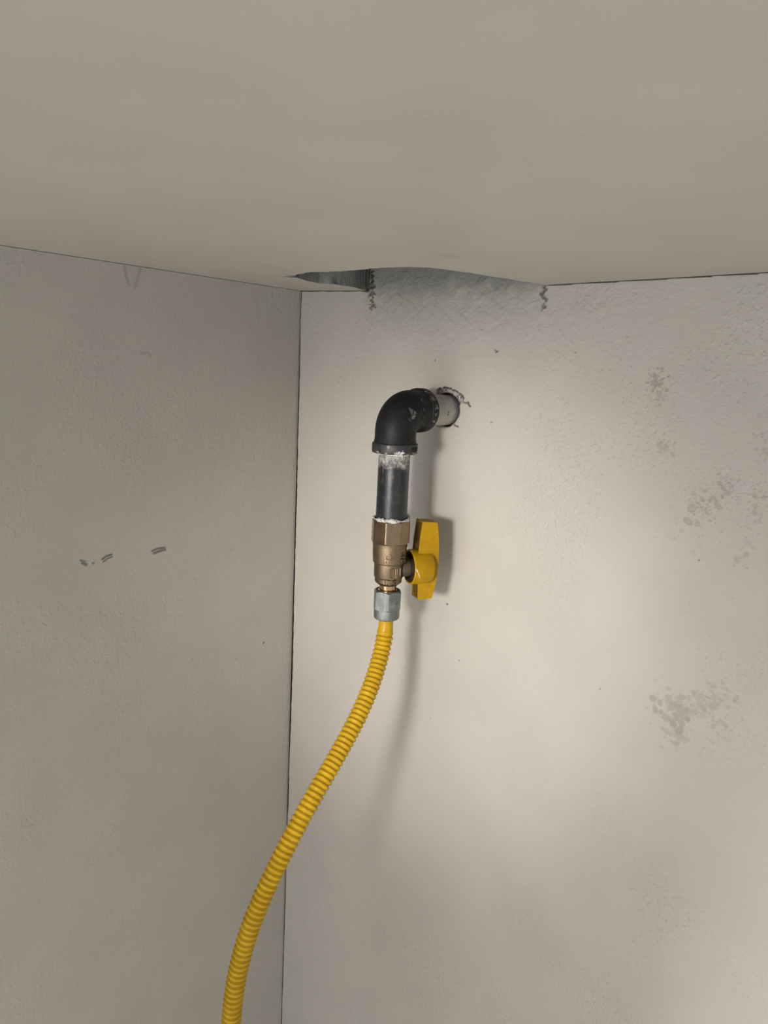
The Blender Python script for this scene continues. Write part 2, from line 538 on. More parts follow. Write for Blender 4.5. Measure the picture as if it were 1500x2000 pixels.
sp(.3395, -.2575, .0034, .0015, -.75, .46, wob=.6, seed=29); sp(.3368, -.2610, .0018, .0016, 0, .48, wob=.4, seed=30); sp(.3405, -.2622, .0020, .0034, .5, .48, wob=.5, seed=31)
cl(.3480, -.2470, .0065, .0048, 80, .0004, .0026, .38, ang=.4, seed=32)
cl(.3570, -.2390, .0060, .0050, 60, .0004, .0020, .30, ang=.4, seed=33)
cl(.3390, -.2730, .0050, .0045, 44, .0004, .0026, .34, seed=34); sp(.3400, -.2715, .0044, .0022, -.3, .34, wob=.7, seed=35)
cl(.3560, -.2170, .0060, .0050, 24, .0004, .0012, .30, seed=36)
cl(.3620, -.2560, .0035, .0020, 14, .0005, .0018, .40, seed=37)
cl(.3450, -.2550, .012, .012, 110, .0003, .0018, .20, seed=38)
cl(.2780, -.0530, .008, .010, 36, .0003, .0008, .26, seed=39)
cl(.2460, -.0490, .007, .006, 30, .0003, .0009, .28, seed=40)
cl(.2300, -.1350, .025, .030, 90, .0002, .0006, .30, seed=41)
cl(.3000, -.1900, .040, .060, 130, .0002, .0006, .26, seed=42)
for x_, z_, r_, a_ in [(.1405, -.0522, .0007, .8), (.1913, -.0450, .0010, .8), (.1898, -.0438, .0009, .5), (.1913, -.0926, .0008, .45), (.1643, -.2288, .0008, .9), (.1784, -.2688, .0006, .6),
                       (.1559, -.3222, .0005, .6), (.2493, -.0441, .0006, .5), (.2875, -.2570, .0006, .7), (.3366, -.1883, .0005, .6), (.3387, -.161, .0005, .6)]:
    stamp(dk, U, V, x_, z_, r_, r_ * .8, .4, a_ * .75, wob=.4, seed=int(x_ * 1e4))
# notch and patch under the ceiling cut-out
inn = sstep(.070, .076, U) * (1 - sstep(.222, .228, U))
lump[:] = np.maximum(inn * sstep(-.062, -.015, V) * .75, .35 * sstep(-.09, -.03, V) * sstep(.075, .11, U) * (1 - sstep(.26, .33, U)))
lump += .10 * vnoise(U, V, 30, 5)
raw[:] = inn * (.22 * sstep(-.045, -.006, V) * (.4 + .6 * sstep(.072, .10, U) * (1 - sstep(.19, .226, U))) + .66 * sstep(-.012, .004, V + .006 * (vnoise(U, V, 160, 3) - .5)))
def cracked(pts, w, n, jit, amt, seed):
    r = np.random.default_rng(seed)
    q = [(pts[0][0], pts[0][1])]
    for (a, b), (c, e) in zip(pts[:-1], pts[1:]):
        for t in np.linspace(0, 1, n + 1)[1:]:
            q.append((a + (c - a) * t + r.normal(0, jit), b + (e - b) * t + r.normal(0, jit * .5)))
    for p0, p1 in zip(q[:-1], q[1:]):
        if r.random() < .86:
            stroke(dk, U, V, [p0, p1], w * (.6 + .8 * r.random()), amt * (.5 + .5 * r.random()))
cracked([(.0720, .014), (.0728, .008), (.0722, .004), (.0726, -.0012)], .0013, 5, .0009, 1.0, 1)
cracked([(.0735, .014), (.0765, .009), (.0772, .004), (.0778, -.001)], .0008, 6, .0014, .9, 2)
cracked([(.0778, -.0022), (.0785, -.0059), (.0778, -.0104), (.0790, -.0150)], .0006, 5, .0016, .85, 3)
cracked([(.0772, -.0100), (.0792, -.0160)], .0005, 4, .0018, .6, 4)
cracked([(.2239, -.0023), (.2238, -.0055), (.2218, -.0077), (.2235, -.0099), (.2254, -.0112), (.2240, -.0150), (.2256, -.0163)], .0007, 3, .0010, .78, 5)
cracked([(.2225, -.0030), (.2250, -.0034)], .0007, 2, .0003, .7, 6)
cracked([(.2240, -.0140), (.2226, -.0190)], .0004, 3, .0004, .55, 7)
dy += inn * .0006 * (vnoise(U, V, 120, 9) - .5) * sstep(-.03, -.01, V)
# chipped rim above the pipe
th = np.degrees(np.arctan2(V - PZ, U - PX)); rr = np.hypot(U - PX, V - PZ)
Ro = np.interp(th, [-180, 15, 21, 26, 31, 47, 70, 100, 122, 131, 180], [.0112, .0112, .0122, .0150, .0176, .0166, .0152, .0159, .0163, .0118, .0112])
Ro = Ro + .0010 * (vnoise(U, V, 700, 12) - .5)
band = (1 - sstep(-.0004, .0004, rr - Ro)) * (rr < .021)
chip = band * (th > 14) * (th < 133)
white = chip * 1.0
dy += chip * (.0013 + .0012 * (vnoise(U, V, 500, 14) - .4))
edge = np.exp(-((rr - Ro) / .00055) ** 2) * (th > 22) * (th < 128) * sstep(.50, .62, vnoise(U, V, 420, 15))
dk = np.maximum(dk, edge * .95)
dk = np.maximum(dk, chip * .55 * sstep(.60, .72, vnoise(U, V, 800, 16)))
dk = np.maximum(dk, np.exp(-((rr - .0118) / .0006) ** 2) * (0.35 + .6 * sstep(.3, .6, vnoise(U, V, 300, 17))))
dk = np.maximum(dk, chip * sstep(100, 125, th) * .55)
stroke(dk, U, V, [(.1668, -.0800), (.1683, -.0806), (.1700, -.0806)], .0004, .6)
stroke(dk, U, V, [(.1700, -.0806), (.1712, -.0803), (.1718, -.0818), (.1730, -.0828)], .0005, .8)
stroke(dk, U, V, [(.1596, -.0955), (.1612, -.0972), (.1640, -.0978)], .0004, .7)
stroke(dk, U, V, [(.1450, -.0985), (.1490, -.0990), (.1540, -.0983)], .0004, .4)
# recessed slit where the wall meets the ceiling, outside the notch
top = -sag(U, 0 * U) - .0003
dy += np.where((V > top) & (inn < .5), .004, 0)
# broken left edge at the corner
X_ = U.copy()
X_[:, 0] += .00055 * (vnoise(V[:, 0], 0 * V[:, 0], 260, 20) - .5) + .0006 * (vnoise(V[:, 0], 0 * V[:, 0], 45, 21) - .5) + .0014 * np.exp(-((V[:, 0] + .30) / .20) ** 2)
verts = np.stack([X_, dy, V], -1).reshape(-1, 3)
quads = grid_quads(*U.shape)
qc = verts[quads].mean(1)
hole = np.hypot(qc[:, 0] - PX, qc[:, 2] - PZ) < .0119
quads = quads[~hole]
A = {'stain': st, 'dark': dk, 'lump': lump, 'raw': raw, 'white': white}
nv = len(verts)
verts, quads = add_box_np(verts, quads, .001, .92, .036, .050, -.97, .03)
A = {k_: np.concatenate([v.ravel(), np.zeros(8)]) for k_, v in A.items()}
wall_back = link('wall_back', np_mesh('wall_back', verts, quads, A), m_back)
wall_back['kind'] = 'structure'
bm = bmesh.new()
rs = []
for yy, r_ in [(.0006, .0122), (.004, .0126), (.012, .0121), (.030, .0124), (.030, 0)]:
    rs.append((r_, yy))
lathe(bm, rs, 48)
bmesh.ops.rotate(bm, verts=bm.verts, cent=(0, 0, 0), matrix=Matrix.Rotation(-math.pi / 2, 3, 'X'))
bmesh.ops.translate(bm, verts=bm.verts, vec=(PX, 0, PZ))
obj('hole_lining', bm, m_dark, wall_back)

# left wall: plane x = 0, ends just behind the back wall so that the corner shows an open joint
ys = axis_lines([(-.92, -.21, .01), (-.21, -.125, .0006), (-.125, -.036, .003), (-.036, -.029, .0006), (-.029, -.003, .003), (-.003, .006, .0005), (.006, .05, .006)])
zs = axis_lines([(-.97, -.30, .01), (-.30, -.290, .0006), (-.290, -.21, .004), (-.21, -.19, .0004), (-.19, -.064, .004), (-.064, -.054, .0005), (-.054, -.018, .004), (-.018, -.0003, .0006)])
U, V = np.meshgrid(ys, zs)
st = np.zeros(U.shape); dk = np.zeros(U.shape); lump = np.zeros(U.shape); raw = np.zeros(U.shape)
def sk(pts, w, a): stroke(dk, U, V, pts, w, a)
sk([(-.1966, -.1958), (-.1933, -.1971)], .0006, .55); sk([(-.1951, -.1978), (-.1926, -.1993)], .0010, .6); sk([(-.1880, -.1994), (-.1870, -.1992)], .0007, .45)
sk([(-.1809, -.1976), (-.1778, -.1960), (-.1735, -.1952)], .0006, .68); sk([(-.1801, -.1996), (-.1770, -.1979), (-.1735, -.1970)], .0005, .6)
sk([(-.1416, -.1978), (-.1369, -.1966), (-.1308, -.1968)], .0006, .68); sk([(-.1399, -.1996), (-.1356, -.1987), (-.1303, -.1983)], .0009, .62)
stroke(st, U, V, [(-.1614, -.0005), (-.1596, -.0078), (-.1575, -.0125)], .0010, .42)
stroke(st, U, V, [(-.1530, -.0138), (-.1505, -.0067), (-.1490, -.0006)], .0012, .34)
stroke(st, U, V, [(-.149, -.0573), (-.1433, -.0564), (-.1413, -.0594)], .0009, .34)
lump[:] = .06 + .14 * sstep(-.16, -.03, U) * np.exp(-((V + .14) / .07) ** 2)
stamp(dk, U, V, -.0324, -.295, .0011, .0008, 0, .8)
dk = np.maximum(dk, .85 * sstep(.0008, .0020, U))                     # shade inside the open joint, painted as dark colour
top = -.0007
verts = np.stack([0 * U, U, V], -1).reshape(-1, 3)
quads = grid_quads(*U.shape)
verts, quads = add_box_np(verts, quads, -.030, -.014, -.92, .055, -.97, -.0003)
A = {k_: np.concatenate([v.ravel(), np.zeros(8)]) for k_, v in {'stain': st, 'dark': dk, 'lump': lump, 'raw': raw}.items()}
wall_left = link('wall_left', np_mesh('wall_left', verts, quads, A), m_left)
wall_left['kind'] = 'structure'
bm = bmesh.new()
box(bm, -.030, .92, -.92, .05, -.99, -.97)
floor = obj('floor', bm, m_left)
floor['kind'] = 'structure'

# ceiling: sheet with a rough sawn cut-out against the back wall, real edge faces and an added cover above against light leaks
ARC = [(.0683, -.0835), (.0857, -.0880), (.1005, -.0940), (.1115, -.0988), (.1165, -.0966), (.1324, -.0959), (.1529, -.0974), (.1634, -.0992), (.1754, -.0993), (.1850, -.0975), (.1927, -.0945), (.1985, -.0915), (.2006, -.0862)]
RGT = [(.2006, -.0862), (.2030, -.0800), (.2045, -.0758), (.2090, -.0656), (.2122, -.0498), (.2140, -.0419), (.2170, -.0360), (.2190, -.0188), (.2218, -.0120), (.2226, -.0031), (.2228, .0)]
LFT = [(.0683, -.0835), (.0704, -.0787), (.0775, -.0770), (.0708, -.0654), (.0680, -.0544), (.0685, -.0420), (.0755, -.0400), (.0762, -.0323), (.0785, -.0208), (.0735, -.0085), (.0715, .0)]
def rough(a, s, amp, f): return amp * (vnoise(a, 0 * np.asarray(a), f, s) - .5) + amp * .6 * (vnoise(a, 0 * np.asarray(a), f * 3, s + 1) - .5)
a_ = np.array(ARC); l_ = np.array(LFT); r_ = np.array(RGT)
yf = lambda x: np.interp(x, a_[:, 0], a_[:, 1]) + rough(x, 31, .0016, 220)
def xl(y):
    w = sstep(-.0835, -.078, y)
    return np.interp(y, l_[:, 1], l_[:, 0]) + w * rough(y, 33, .0016, 500)
def xr(y):
    w = sstep(-.0862, -.080, y)
    return np.interp(y, r_[:, 1], r_[:, 0]) + w * rough(y, 35, .0008, 300)
parts_v, parts_q, off = [], [], 0
def patch(X, Y):
    global off
    Z = -sag(X, Y)
    parts_v.append(np.stack([X, Y, Z], -1).reshape(-1, 3))
    parts_q.append(grid_quads(*X.shape, off)[:, ::-1]); off += X.size
X0, X1 = -.03, .92
patch(*np.meshgrid(axis_lines([(X0, .4, .006), (.4, X1, .03)]), axis_lines([(-.92, -.30, .03), (-.30, -.105, .006)])))
t = np.linspace(0, 1, 40)[None, :]
yy = np.linspace(-.105, .0, 211)[:, None]
patch(X0 + (xl(yy) - X0) * t, yy + 0 * t)
patch(xr(yy) + (X1 - xr(yy)) * t ** 1.6, yy + 0 * t)
xx = np.linspace(float(xl(-.0835)), float(xr(-.0862)), 265)[None, :]
tt = np.linspace(0, 1, 6)[:, None]
patch(xx + 0 * tt, -.105 + (yf(xx) + .105) * tt)
path = np.vstack([np.stack([xl(yy[::-1, 0]), yy[::-1, 0]], -1)[(yy[::-1, 0] > -.0835)], np.stack([xx[0], yf(xx[0])], -1), np.stack([xr(yy[:, 0]), yy[:, 0]], -1)[(yy[:, 0] > -.0862)]])
nl = sum(len(q) for q in parts_q)
lev = np.array([0, .0015, .006, .014, .024])[:, None]
ou = rough(np.arange(len(path)), 37, .0010, .06)
ou2 = rough(np.arange(len(path)), 41, .0014, .35)
def soft(a, n):
    return np.convolve(np.pad(a, n, mode='edge'), np.ones(2 * n + 1) / (2 * n + 1), 'valid')
sm = np.stack([soft(path[:, 0], 12), soft(path[:, 1], 12)], -1)
kk = sstep(0, .003, lev)
P0 = path[None, :, 0] * (1 - kk) + sm[None, :, 0] * kk; P1 = path[None, :, 1] * (1 - kk) + sm[None, :, 1] * kk
XX = P0 + (lev > 0) * (ou[None] * (lev / .024) + .25 * ou2[None] * np.sin(lev * 400))
YY = P1 + (lev > 0) * (ou[None] * (lev / .024) - .25 * ou2[None] * np.sin(lev * 300))
YY = np.minimum(YY, 0.0)
ZZ = -sag(path[None, :, 0], path[None, :, 1]) + lev + 0 * XX
parts_v.append(np.stack([XX, YY, ZZ], -1).reshape(-1, 3)); parts_q.append(grid_quads(*XX.shape, off)); off += XX.size
verts = np.vstack(parts_v); quads = np.vstack(parts_q)
midx = np.zeros(len(quads), int); midx[nl:] = 1
U, V = verts[:, 0][None], verts[:, 1][None]
st = np.zeros(len(verts)); dk = np.zeros(len(verts))
e = np.minimum(np.abs(verts[:, 0] - xl(verts[:, 1])) + 1 * (verts[:, 1] < -.0835), 1)
dk = np.maximum(dk, .5 * np.exp(-(e / .0012) ** 2) * sstep(.5, .7, vnoise(verts[:, 0], verts[:, 1], 300, 50)))
st = np.maximum(st, .30 * np.exp(-((verts[:, 0] - .0574) / .006) ** 2 - ((verts[:, 1] + .1926) / .004) ** 2))
st = np.maximum(st, .25 * np.exp(-((verts[:, 0] - .2333) / .006) ** 2 - ((verts[:, 1] + .119) / .006) ** 2))
zer = np.zeros(len(verts))
ceiling = link('ceiling', np_mesh('ceiling', verts, quads, {'stain': st, 'dark': dk, 'lump': zer, 'raw': zer}, midx), [m_ceil, m_raw])
ceiling['kind'] = 'structure'
ceiling.data.set_sharp_from_angle(angle=math.radians(40))
bm = bmesh.new()
box(bm, X0, X1, -.92, .06, .022, .034)
box(bm, X0 - .012, X0, -.92, .06, -.002, .034); box(bm, X1, X1 + .012, -.92, .06, -.002, .034)
box(bm, X0 - .012, X1 + .012, -.932, -.92, -.002, .034); box(bm, X0 - .012, X1 + .012, .06, .072, -.97, .034)
box(bm, X0 - .012, X0, .05, .072, -.97, .034)
obj('light_leak_cover', bm, m_raw, ceiling)  # unseen boxes added to keep outside light out of the cut-out

# ------------------------------------------------------------------ gas pipe: painted stub, black elbow, drop nipple
pipe = thing('gas_pipe', 'black iron gas pipe with an elbow, coming out of a chipped hole in the wall', 'pipe', (PX, PY, PZ))
bm = bmesh.new()
sweep(bm, [(0, .020, 0), (0, .026, 0), (0, .034, 0), (0, .043, 0), (0, .050, 0), (0, .0556, 0), (0, .070, 0), (0, .082, 0)], .0109, 48)
obj('wall_pipe', bm, m_ppipe, pipe)['label'] = 'beige painted pipe stub'

def elbow_axis(t0, t1, n):
    rb = .0148
    pts = [(0, 0, -.0215), (0, 0, -.0185)]
    for i in range(n + 1):
        a = i / n * math.pi / 2
        pts.append((0, rb - rb * math.cos(a), -rb + rb * math.sin(a)))
    return pts + [(0, .0185, 0), (0, .0215, 0)]
bm = bmesh.new()
ax = elbow_axis(0, 1, 18)
rad = [.01440, .01375] + [.01375 + .0003 * math.sin(i / 18 * math.pi) for i in range(19)] + [.01375, .01440]
sweep(bm, ax, rad, 56)
elbow = obj('elbow', bm, m_iron, pipe, 60)

def band_profile(r, r0, h0, h1):
    c = .0008
    return [(0, h0), (r0, h0), (r - c, h0), (r - .3 * c, h0 + .3 * c), (r, h0 + c), (r, h1 - c), (r - .3 * c, h1 - .3 * c), (r - c, h1), (r0, h1), (0, h1)]
bm = bmesh.new()
lathe(bm, band_profile(.0153, .0108, -.0280, -.0212), 64)
obj('collar', bm, m_iron_rim, elbow, 50)
bm = bmesh.new()
lathe(bm, band_profile(.0151, .0108, -.0280, -.0212), 64)
bmesh.ops.rotate(bm, verts=bm.verts, cent=(0, 0, 0), matrix=Matrix.Rotation(math.pi / 2, 3, 'X'))
obj('collar', bm, m_iron, elbow, 50)

def on_leg(u, v, h):                       # surface of the level leg, u along the pipe, v around it
    R_ = .0140 + h
    return Vector((R_ * math.cos(v / .0138), u, R_ * math.sin(v / .0138)))
# raised kite emblem with four facets
bm = bmesh.new()
def facet(p, q, r_, hc):
    v = [bm.verts.new(on_leg(*a)) for a in ((*p, -.0004), (*q, -.0004), (*r_, -.0004), ((p[0] + q[0] + r_[0]) / 3, (p[1] + q[1] + r_[1]) / 3, hc))]
    for a in ((0, 1, 3), (1, 2, 3), (2, 0, 3)):
        bm.faces.new([v[i] for i in a])
facet((-.0050, .0034), (.0004, .0022), (-.0006, -.0026), .0011)
facet((.0008, .0022), (.0056, -.0014), (.0004, -.0026), .0012)
facet((-.0042, -.0040), (-.0006, -.0036), (-.0002, -.0100), .0016)
facet((.0008, -.0036), (.0054, -.0036), (.0006, -.0100), .0014)
obj('emblem', bm, m_worn, elbow, 20)
# cast ring with a letter in it, letters above and below
bm = bmesh.new()
ring = []
for i in range(33):
    a = i / 32 * 2 * math.pi
    ring.append(on_leg(.0112 + .0026 * math.cos(a), .0036 * math.sin(a) + .0014, .0000))
sweep(bm, ring, .00038, 8, caps=False)
obj('cast_ring', bm, m_iron, elbow)
text_mesh('A', .0040, .0006, lambda u, v, h: on_leg(u + .0112, v + .0014, h), 'cast_letter', m_worn, elbow)
text_mesh('F', .0032, .0006, lambda u, v, h: on_leg(u + .0108, v + .0072, h), 'cast_letter', m_worn, elbow)
text_mesh('S', .0034, .0006, lambda u, v, h: on_leg(u + .0112, v - .0046, h), 'cast_letter', m_worn, elbow)

m_dark_mark = NT('black_paint_mark').setv(Base_Color=(.004, .004, .005, 1), Roughness=.5).m
cdir = math.atan2(CAM[1] - PY, CAM[0] - PX)          # bearing of the viewer's side of the drop pipe
def around(r, z0, phi0):
    """lettering on a vertical cylinder: u runs to the right, v up"""
    def f(u, v, h):
        a = phi0 + u / r
        return Vector(((r + h) * math.cos(a), (r + h) * math.sin(a), z0 + v))
    return f
text_mesh('1KU', .0050, .0005, around(.0153, -.0246, cdir + math.radians(56)), 'cast_lettering', m_dark_mark, elbow, squash=.85)

def pipe_noise(bm, amp, f, seed):
    for v in bm.verts:
        n = float(vnoise(v.co.x * 1.0 + v.co.y * .7, v.co.z + v.co.y * .3, f, seed)) - .5
        d = Vector((v.co.x, v.co.y, 0)).normalized()
        v.co += d * n * amp
bm = bmesh.new()
prof = [(0, -.0250)] + [(.0106, h) for h in np.linspace(-.0252, -.0745, 30)] + [(.0101, -.0770), (0, -.0772)]
lathe(bm, prof, 56)
obj('pipe_nipple', bm, m_pipe, pipe, 60)
def lumpy_ring(R_, r_, z0, seed, amp, mat, parent, name, nz=10, n=110):
    bm = bmesh.new()
    r = np.random.default_rng(seed)
    J = r.normal(0, 1, (n, nz)); J = (J + np.roll(J, 1, 0) + np.roll(J, 1, 1)) / 1.7
    vs = []
    for i in range(n):
        a = 2 * math.pi * i / n
        k_ = 1 + .45 * math.sin(3 * a + seed) + .3 * math.sin(7 * a + 1.3 * seed)
        row = []
        for j in range(nz):
            b = 2 * math.pi * j / nz
            q = r_ * (1 + amp * J[i, j]) * max(k_, .35)
            row.append(bm.verts.new(((R_ + q * math.cos(b)) * math.cos(a), (R_ + q * math.cos(b)) * math.sin(a), z0 + q * math.sin(b) * 1.1)))
        vs.append(row)
    for i in range(n):
        for j in range(nz):
            bm.faces.new((vs[i][j], vs[(i + 1) % n][j], vs[(i + 1) % n][(j + 1) % nz], vs[i][(j + 1) % nz]))
    return obj(name, bm, mat, parent, 60)
lumpy_ring(.0107, .0007, -.0284, 3, .25, m_dope, pipe, 'thread_sealant')['label'] = 'white thread sealant under the elbow'
lumpy_ring(.0117, .0010, -.0727, 5, .22, m_dope, pipe, 'thread_sealant')['label'] = 'white flaking thread sealant above the valve'

# ------------------------------------------------------------------ gas valve
VZ = -.160
valve = thing('gas_valve', 'small brass gas ball valve with a yellow tee handle, below the black pipe', 'valve', (PX, PY, VZ))
def hexa(bm, n, rc, rin, h0, h1, phase, cham):
    """n-sided nut body between h0 (bottom) and h1 (top); corners trimmed by chamfer cones"""
    K = 192
    rings = []
    flat = rc * math.cos(math.pi / n)
    def rad(a):
        b = ((a - phase) % (2 * math.pi / n)) - math.pi / n
        return flat / math.cos(b)
    levels = [(h0, None), (h0, 0.0)]
    up = [(cham * q / 8, flat - cham * .2 + (rc - flat + cham * .2) * q / 8) for q in range(9)]
    for h, lim in [(h0 + a, b) for a, b in up] + [(h1 - a, b) for a, b in up[::-1]]:
        row = []
        for i in range(K):
            a = 2 * math.pi * i / K + phase
            r = min(rad(a), lim, rc * .985)
            row.append(bm.verts.new((r * math.cos(a), r * math.sin(a), h)))
        rings.append(row)
    for A_, B_ in zip(rings[:-1], rings[1:]):
        for i in range(K):
            bm.faces.new((A_[i], A_[(i + 1) % K], B_[(i + 1) % K], B_[i]))
    bm.faces.new(rings[0][::-1]); 
    top = [bm.verts.new((rin * math.cos(2 * math.pi * i / K + phase), rin * math.sin(2 * math.pi * i / K + phase), h1)) for i in range(K)]
    low = [bm.verts.new((rin * math.cos(2 * math.pi * i / K + phase), rin * math.sin(2 * math.pi * i / K + phase), h1 - .002)) for i in range(K)]
    for i in range(K):
        j = (i + 1) % K
        bm.faces.new((rings[-1][i], rings[-1][j], top[j], top[i]))
        bm.faces.new((top[i], top[j], low[j], low[i]))
    bm.faces.new(low)
bm = bmesh.new()
hexa(bm, 8, .01345, .0109, -.0160, .0, cdir + math.radians(-13), .0009)
obj('inlet_collar', bm, m_brass_hex, valve, 24)
prof = [(0, -.0158), (.0122, -.0158), (.0119, -.0166), (.0119, -.0182), (.0116, -.0184), (.0116, -.0215), (.0113, -.0288), (.0111, -.0297), (.0104, -.0302), (.0102, -.0304),
        (.0102, -.0312), (.0101, -.0396), (.0099, -.0400), (.0095, -.0404), (.0094, -.0406), (.0093, -.0433), (.0088, -.0440), (.0066, -.0458), (.0050, -.0462), (0, -.0462)]
bm = bmesh.new(); lathe(bm, prof, 64)
body = obj('valve_body', bm, m_brass_cast, valve, 28)
# raised cast marks
ph = cdir
text_mesh('CE', .0056, .0011, around(.0113, -.0248, ph - math.radians(4)), 'cast_mark', m_brass_cast, body, spin=-math.pi / 2, space=.92, bold=.00006)
text_mesh('NG', .0050, .0011, around(.0114, -.0248, ph + math.radians(52)), 'cast_mark', m_brass_cast, body, spin=-math.pi / 2)
text_mesh('1/2 G', .0042, .0010, around(.0094, -.0423, ph + math.radians(8)), 'size_mark', m_brass_cast, body, bold=.00004)
bm = bmesh.new()                                                     # raised tall 0 I n emblem
def tube_on(pts, r_=.00042):
    f = around(.01025, -.0354, ph + math.radians(26))
    sweep(bm, [f(u, v, .0000) for u, v in pts], r_, 8)
def stadium(u0, w, h, a0, a1, n=10): return [(u0 + w * math.cos(a0 + (a1 - a0) * i / n), h + w * math.sin(a0 + (a1 - a0) * i / n)) for i in range(n + 1)]
tube_on(stadium(-.0024, .0011, .0022, 0, math.pi) + stadium(-.0024, .0011, -.0022, math.pi, 2 * math.pi) + [(-.0013, .0022)])
tube_on([(.0003, .0033), (.0003, -.0034)])
tube_on([(.0016, -.0034)] + stadium(.0023, .0007, .0024, math.pi, 0) + stadium(.0037, .0007, -.0026, math.pi, 2 * math.pi) + [(.0044, .0030)])
obj('emblem', bm, m_brass_cast, body)
# side bonnet that carries the handle
TH = math.radians(30.7)
AX = Vector((math.sin(TH), math.cos(TH), 0)); NX = Vector((math.cos(TH), -math.sin(TH), 0)); ZX = Vector((0, 0, 1))
HZ = -.0340
def loc(L_, n_, z_): return AX * L_ + NX * n_ + ZX * (z_ + HZ)
bm = bmesh.new()
lathe(bm, [(.0066, .002), (.0066, .0140), (.0060, .0146), (.0058, .0185), (.0040, .0172), (.0038, .0290), (0, .0292)], 40)
basis = Matrix((NX, AX.cross(NX), AX)).transposed()
for v in bm.verts: v.co = basis @ v.co + Vector((0, 0, HZ))
obj('bonnet', bm, m_bronze, valve, 30)
bm = bmesh.new()
lathe(bm, [(.0050, -.0455), (.0059, -.0460), (.0059, -.0492), (.0068, -.0496), (.0070, -.0503), (.0070, -.0512), (0, -.0512)], 40)
obj('outlet_neck', bm, m_brass_neck, valve, 30)

# tee handle: hollow hub and a hollow wing open towards the valve
bm = bmesh.new()
lathe(bm, [(.0108, .0262), (.0108, .0153), (.0112, .0148), (.0119, .0148), (.0123, .0153), (.0123, .0286), (.0118, .0294), (.0, .0294)], 64)
lathe(bm, [(.0108, .0262), (0, .0262)], 64)
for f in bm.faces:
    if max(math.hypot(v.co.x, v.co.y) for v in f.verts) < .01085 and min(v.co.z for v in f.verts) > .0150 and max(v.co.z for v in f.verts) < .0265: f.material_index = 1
bmesh.ops.remove_doubles(bm, verts=bm.verts, dist=1e-6)
for v in bm.verts: v.co = basis @ v.co + Vector((0, 0, HZ))
handle = obj('handle', bm, [m_handle, m_hub_shade], valve, 35)
handle['label'] = 'yellow plastic tee handle'
UPR = [(.0210, .0330), (.0318, .0322), (.0328, .0270), (.0340, .0150), (.0344, .0020), (.0340, -.0060), (.0328, -.0135), (.0312, -.0205), (.0305, -.0218), (.0205, -.0222)]
INN = [(.0200, -.0108), (.0280, -.0098), (.0280, .0098), (.0190, .0110), (.0198, .0220)]
outline = UPR + INN
def plate(n0, n1, ol=outline):
    prism(bm, ol, lambda p: loc(p[0], n0, p[1]), lambda p: loc(p[0], n1, p[1]))
bm = bmesh.new()
W2, T_ = .0062, .0013
plate(W2 - T_, W2); plate(-W2, -W2 + T_)
outer = UPR
cen = Vector((.026, .005))
inner = []
for i, p in enumerate(outer):
    a = Vector(outer[max(i - 1, 0)]); b = Vector(outer[min(i + 1, len(outer) - 1)])
    t_ = (b - a).normalized(); nrm = Vector((t_.y, -t_.x))
    if nrm.dot(Vector(p) - cen) < 0: nrm = -nrm
    inner.append(tuple(Vector(p) - nrm * .0014))
plate(-W2 + T_ * .5, W2 - T_ * .5, outer + inner[::-1])
for sgn, a in ((1, (.0210, .0330)), (-1, (.0205, -.0222))):          # rounded inner corners of the channel
    for n_ in (1, -1):
        pts = [(W2 - T_, 0), (W2 - T_ - .0022, 0), (W2 - T_ - .0007, -.0008), (W2 - T_, -.0024)]
        A_ = [bm.verts.new(loc(a[0] + .0002, n_ * q[0], a[1] - sgn * .0012 + sgn * q[1])) for q in pts]
        B_ = [bm.verts.new(loc(.0300, n_ * q[0], a[1] - sgn * .0012 + sgn * q[1])) for q in pts]
        bm.faces.new(A_); bm.faces.new(B_[::-1])
        for i in range(4):
            j = (i + 1) % 4
            bm.faces.new((A_[i], A_[j], B_[j], B_[i]))
bm.normal_update()
bmesh.ops.recalc_face_normals(bm, faces=bm.faces)
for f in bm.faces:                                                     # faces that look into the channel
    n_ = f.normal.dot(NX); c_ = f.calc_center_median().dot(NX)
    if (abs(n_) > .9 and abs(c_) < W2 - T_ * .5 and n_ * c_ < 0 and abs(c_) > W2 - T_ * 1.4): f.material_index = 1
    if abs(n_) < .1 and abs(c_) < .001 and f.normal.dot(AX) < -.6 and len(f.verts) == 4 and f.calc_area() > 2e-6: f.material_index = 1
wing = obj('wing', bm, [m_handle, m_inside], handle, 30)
bv = wing.modifiers.new('edges', 'BEVEL'); bv.width = .0003; bv.segments = 2; bv.limit_method = 'ANGLE'; bv.angle_limit = math.radians(45)
# whitish scrapes in the yellow plastic
def scrape(pts, name='scrape'):
    bm = bmesh.new()
    top, base = [], []
    for (L_, phi, w) in pts:
        row = []
        for s_ in (-1, 1):
            for h in (.01228, .01242):
                a = phi + s_ * w / .0123
                row.append(bm.verts.new(loc(L_, 0, 0) + (NX * math.cos(a) + ZX * math.sin(a)) * h))
        top.append(row)
    for A_, B_ in zip(top[:-1], top[1:]):
        for i, j in ((0, 1), (1, 3), (3, 2), (2, 0)):
            bm.faces.new((A_[i], A_[j], B_[j], B_[i]))
    bm.faces.new([top[0][i] for i in (0, 1, 3, 2)]); bm.faces.new([top[-1][i] for i in (2, 3, 1, 0)])
    obj(name, bm, m_chip, handle, 60)['label'] = 'whitish scrape'
scrape([(.0150, .10, .0004), (.0156, .06, .0009), (.0164, .0, .0008), (.0170, -.12, .0006), (.0178, -.24, .0008), (.0184, -.36, .0006), (.0188, -.44, .0003)])

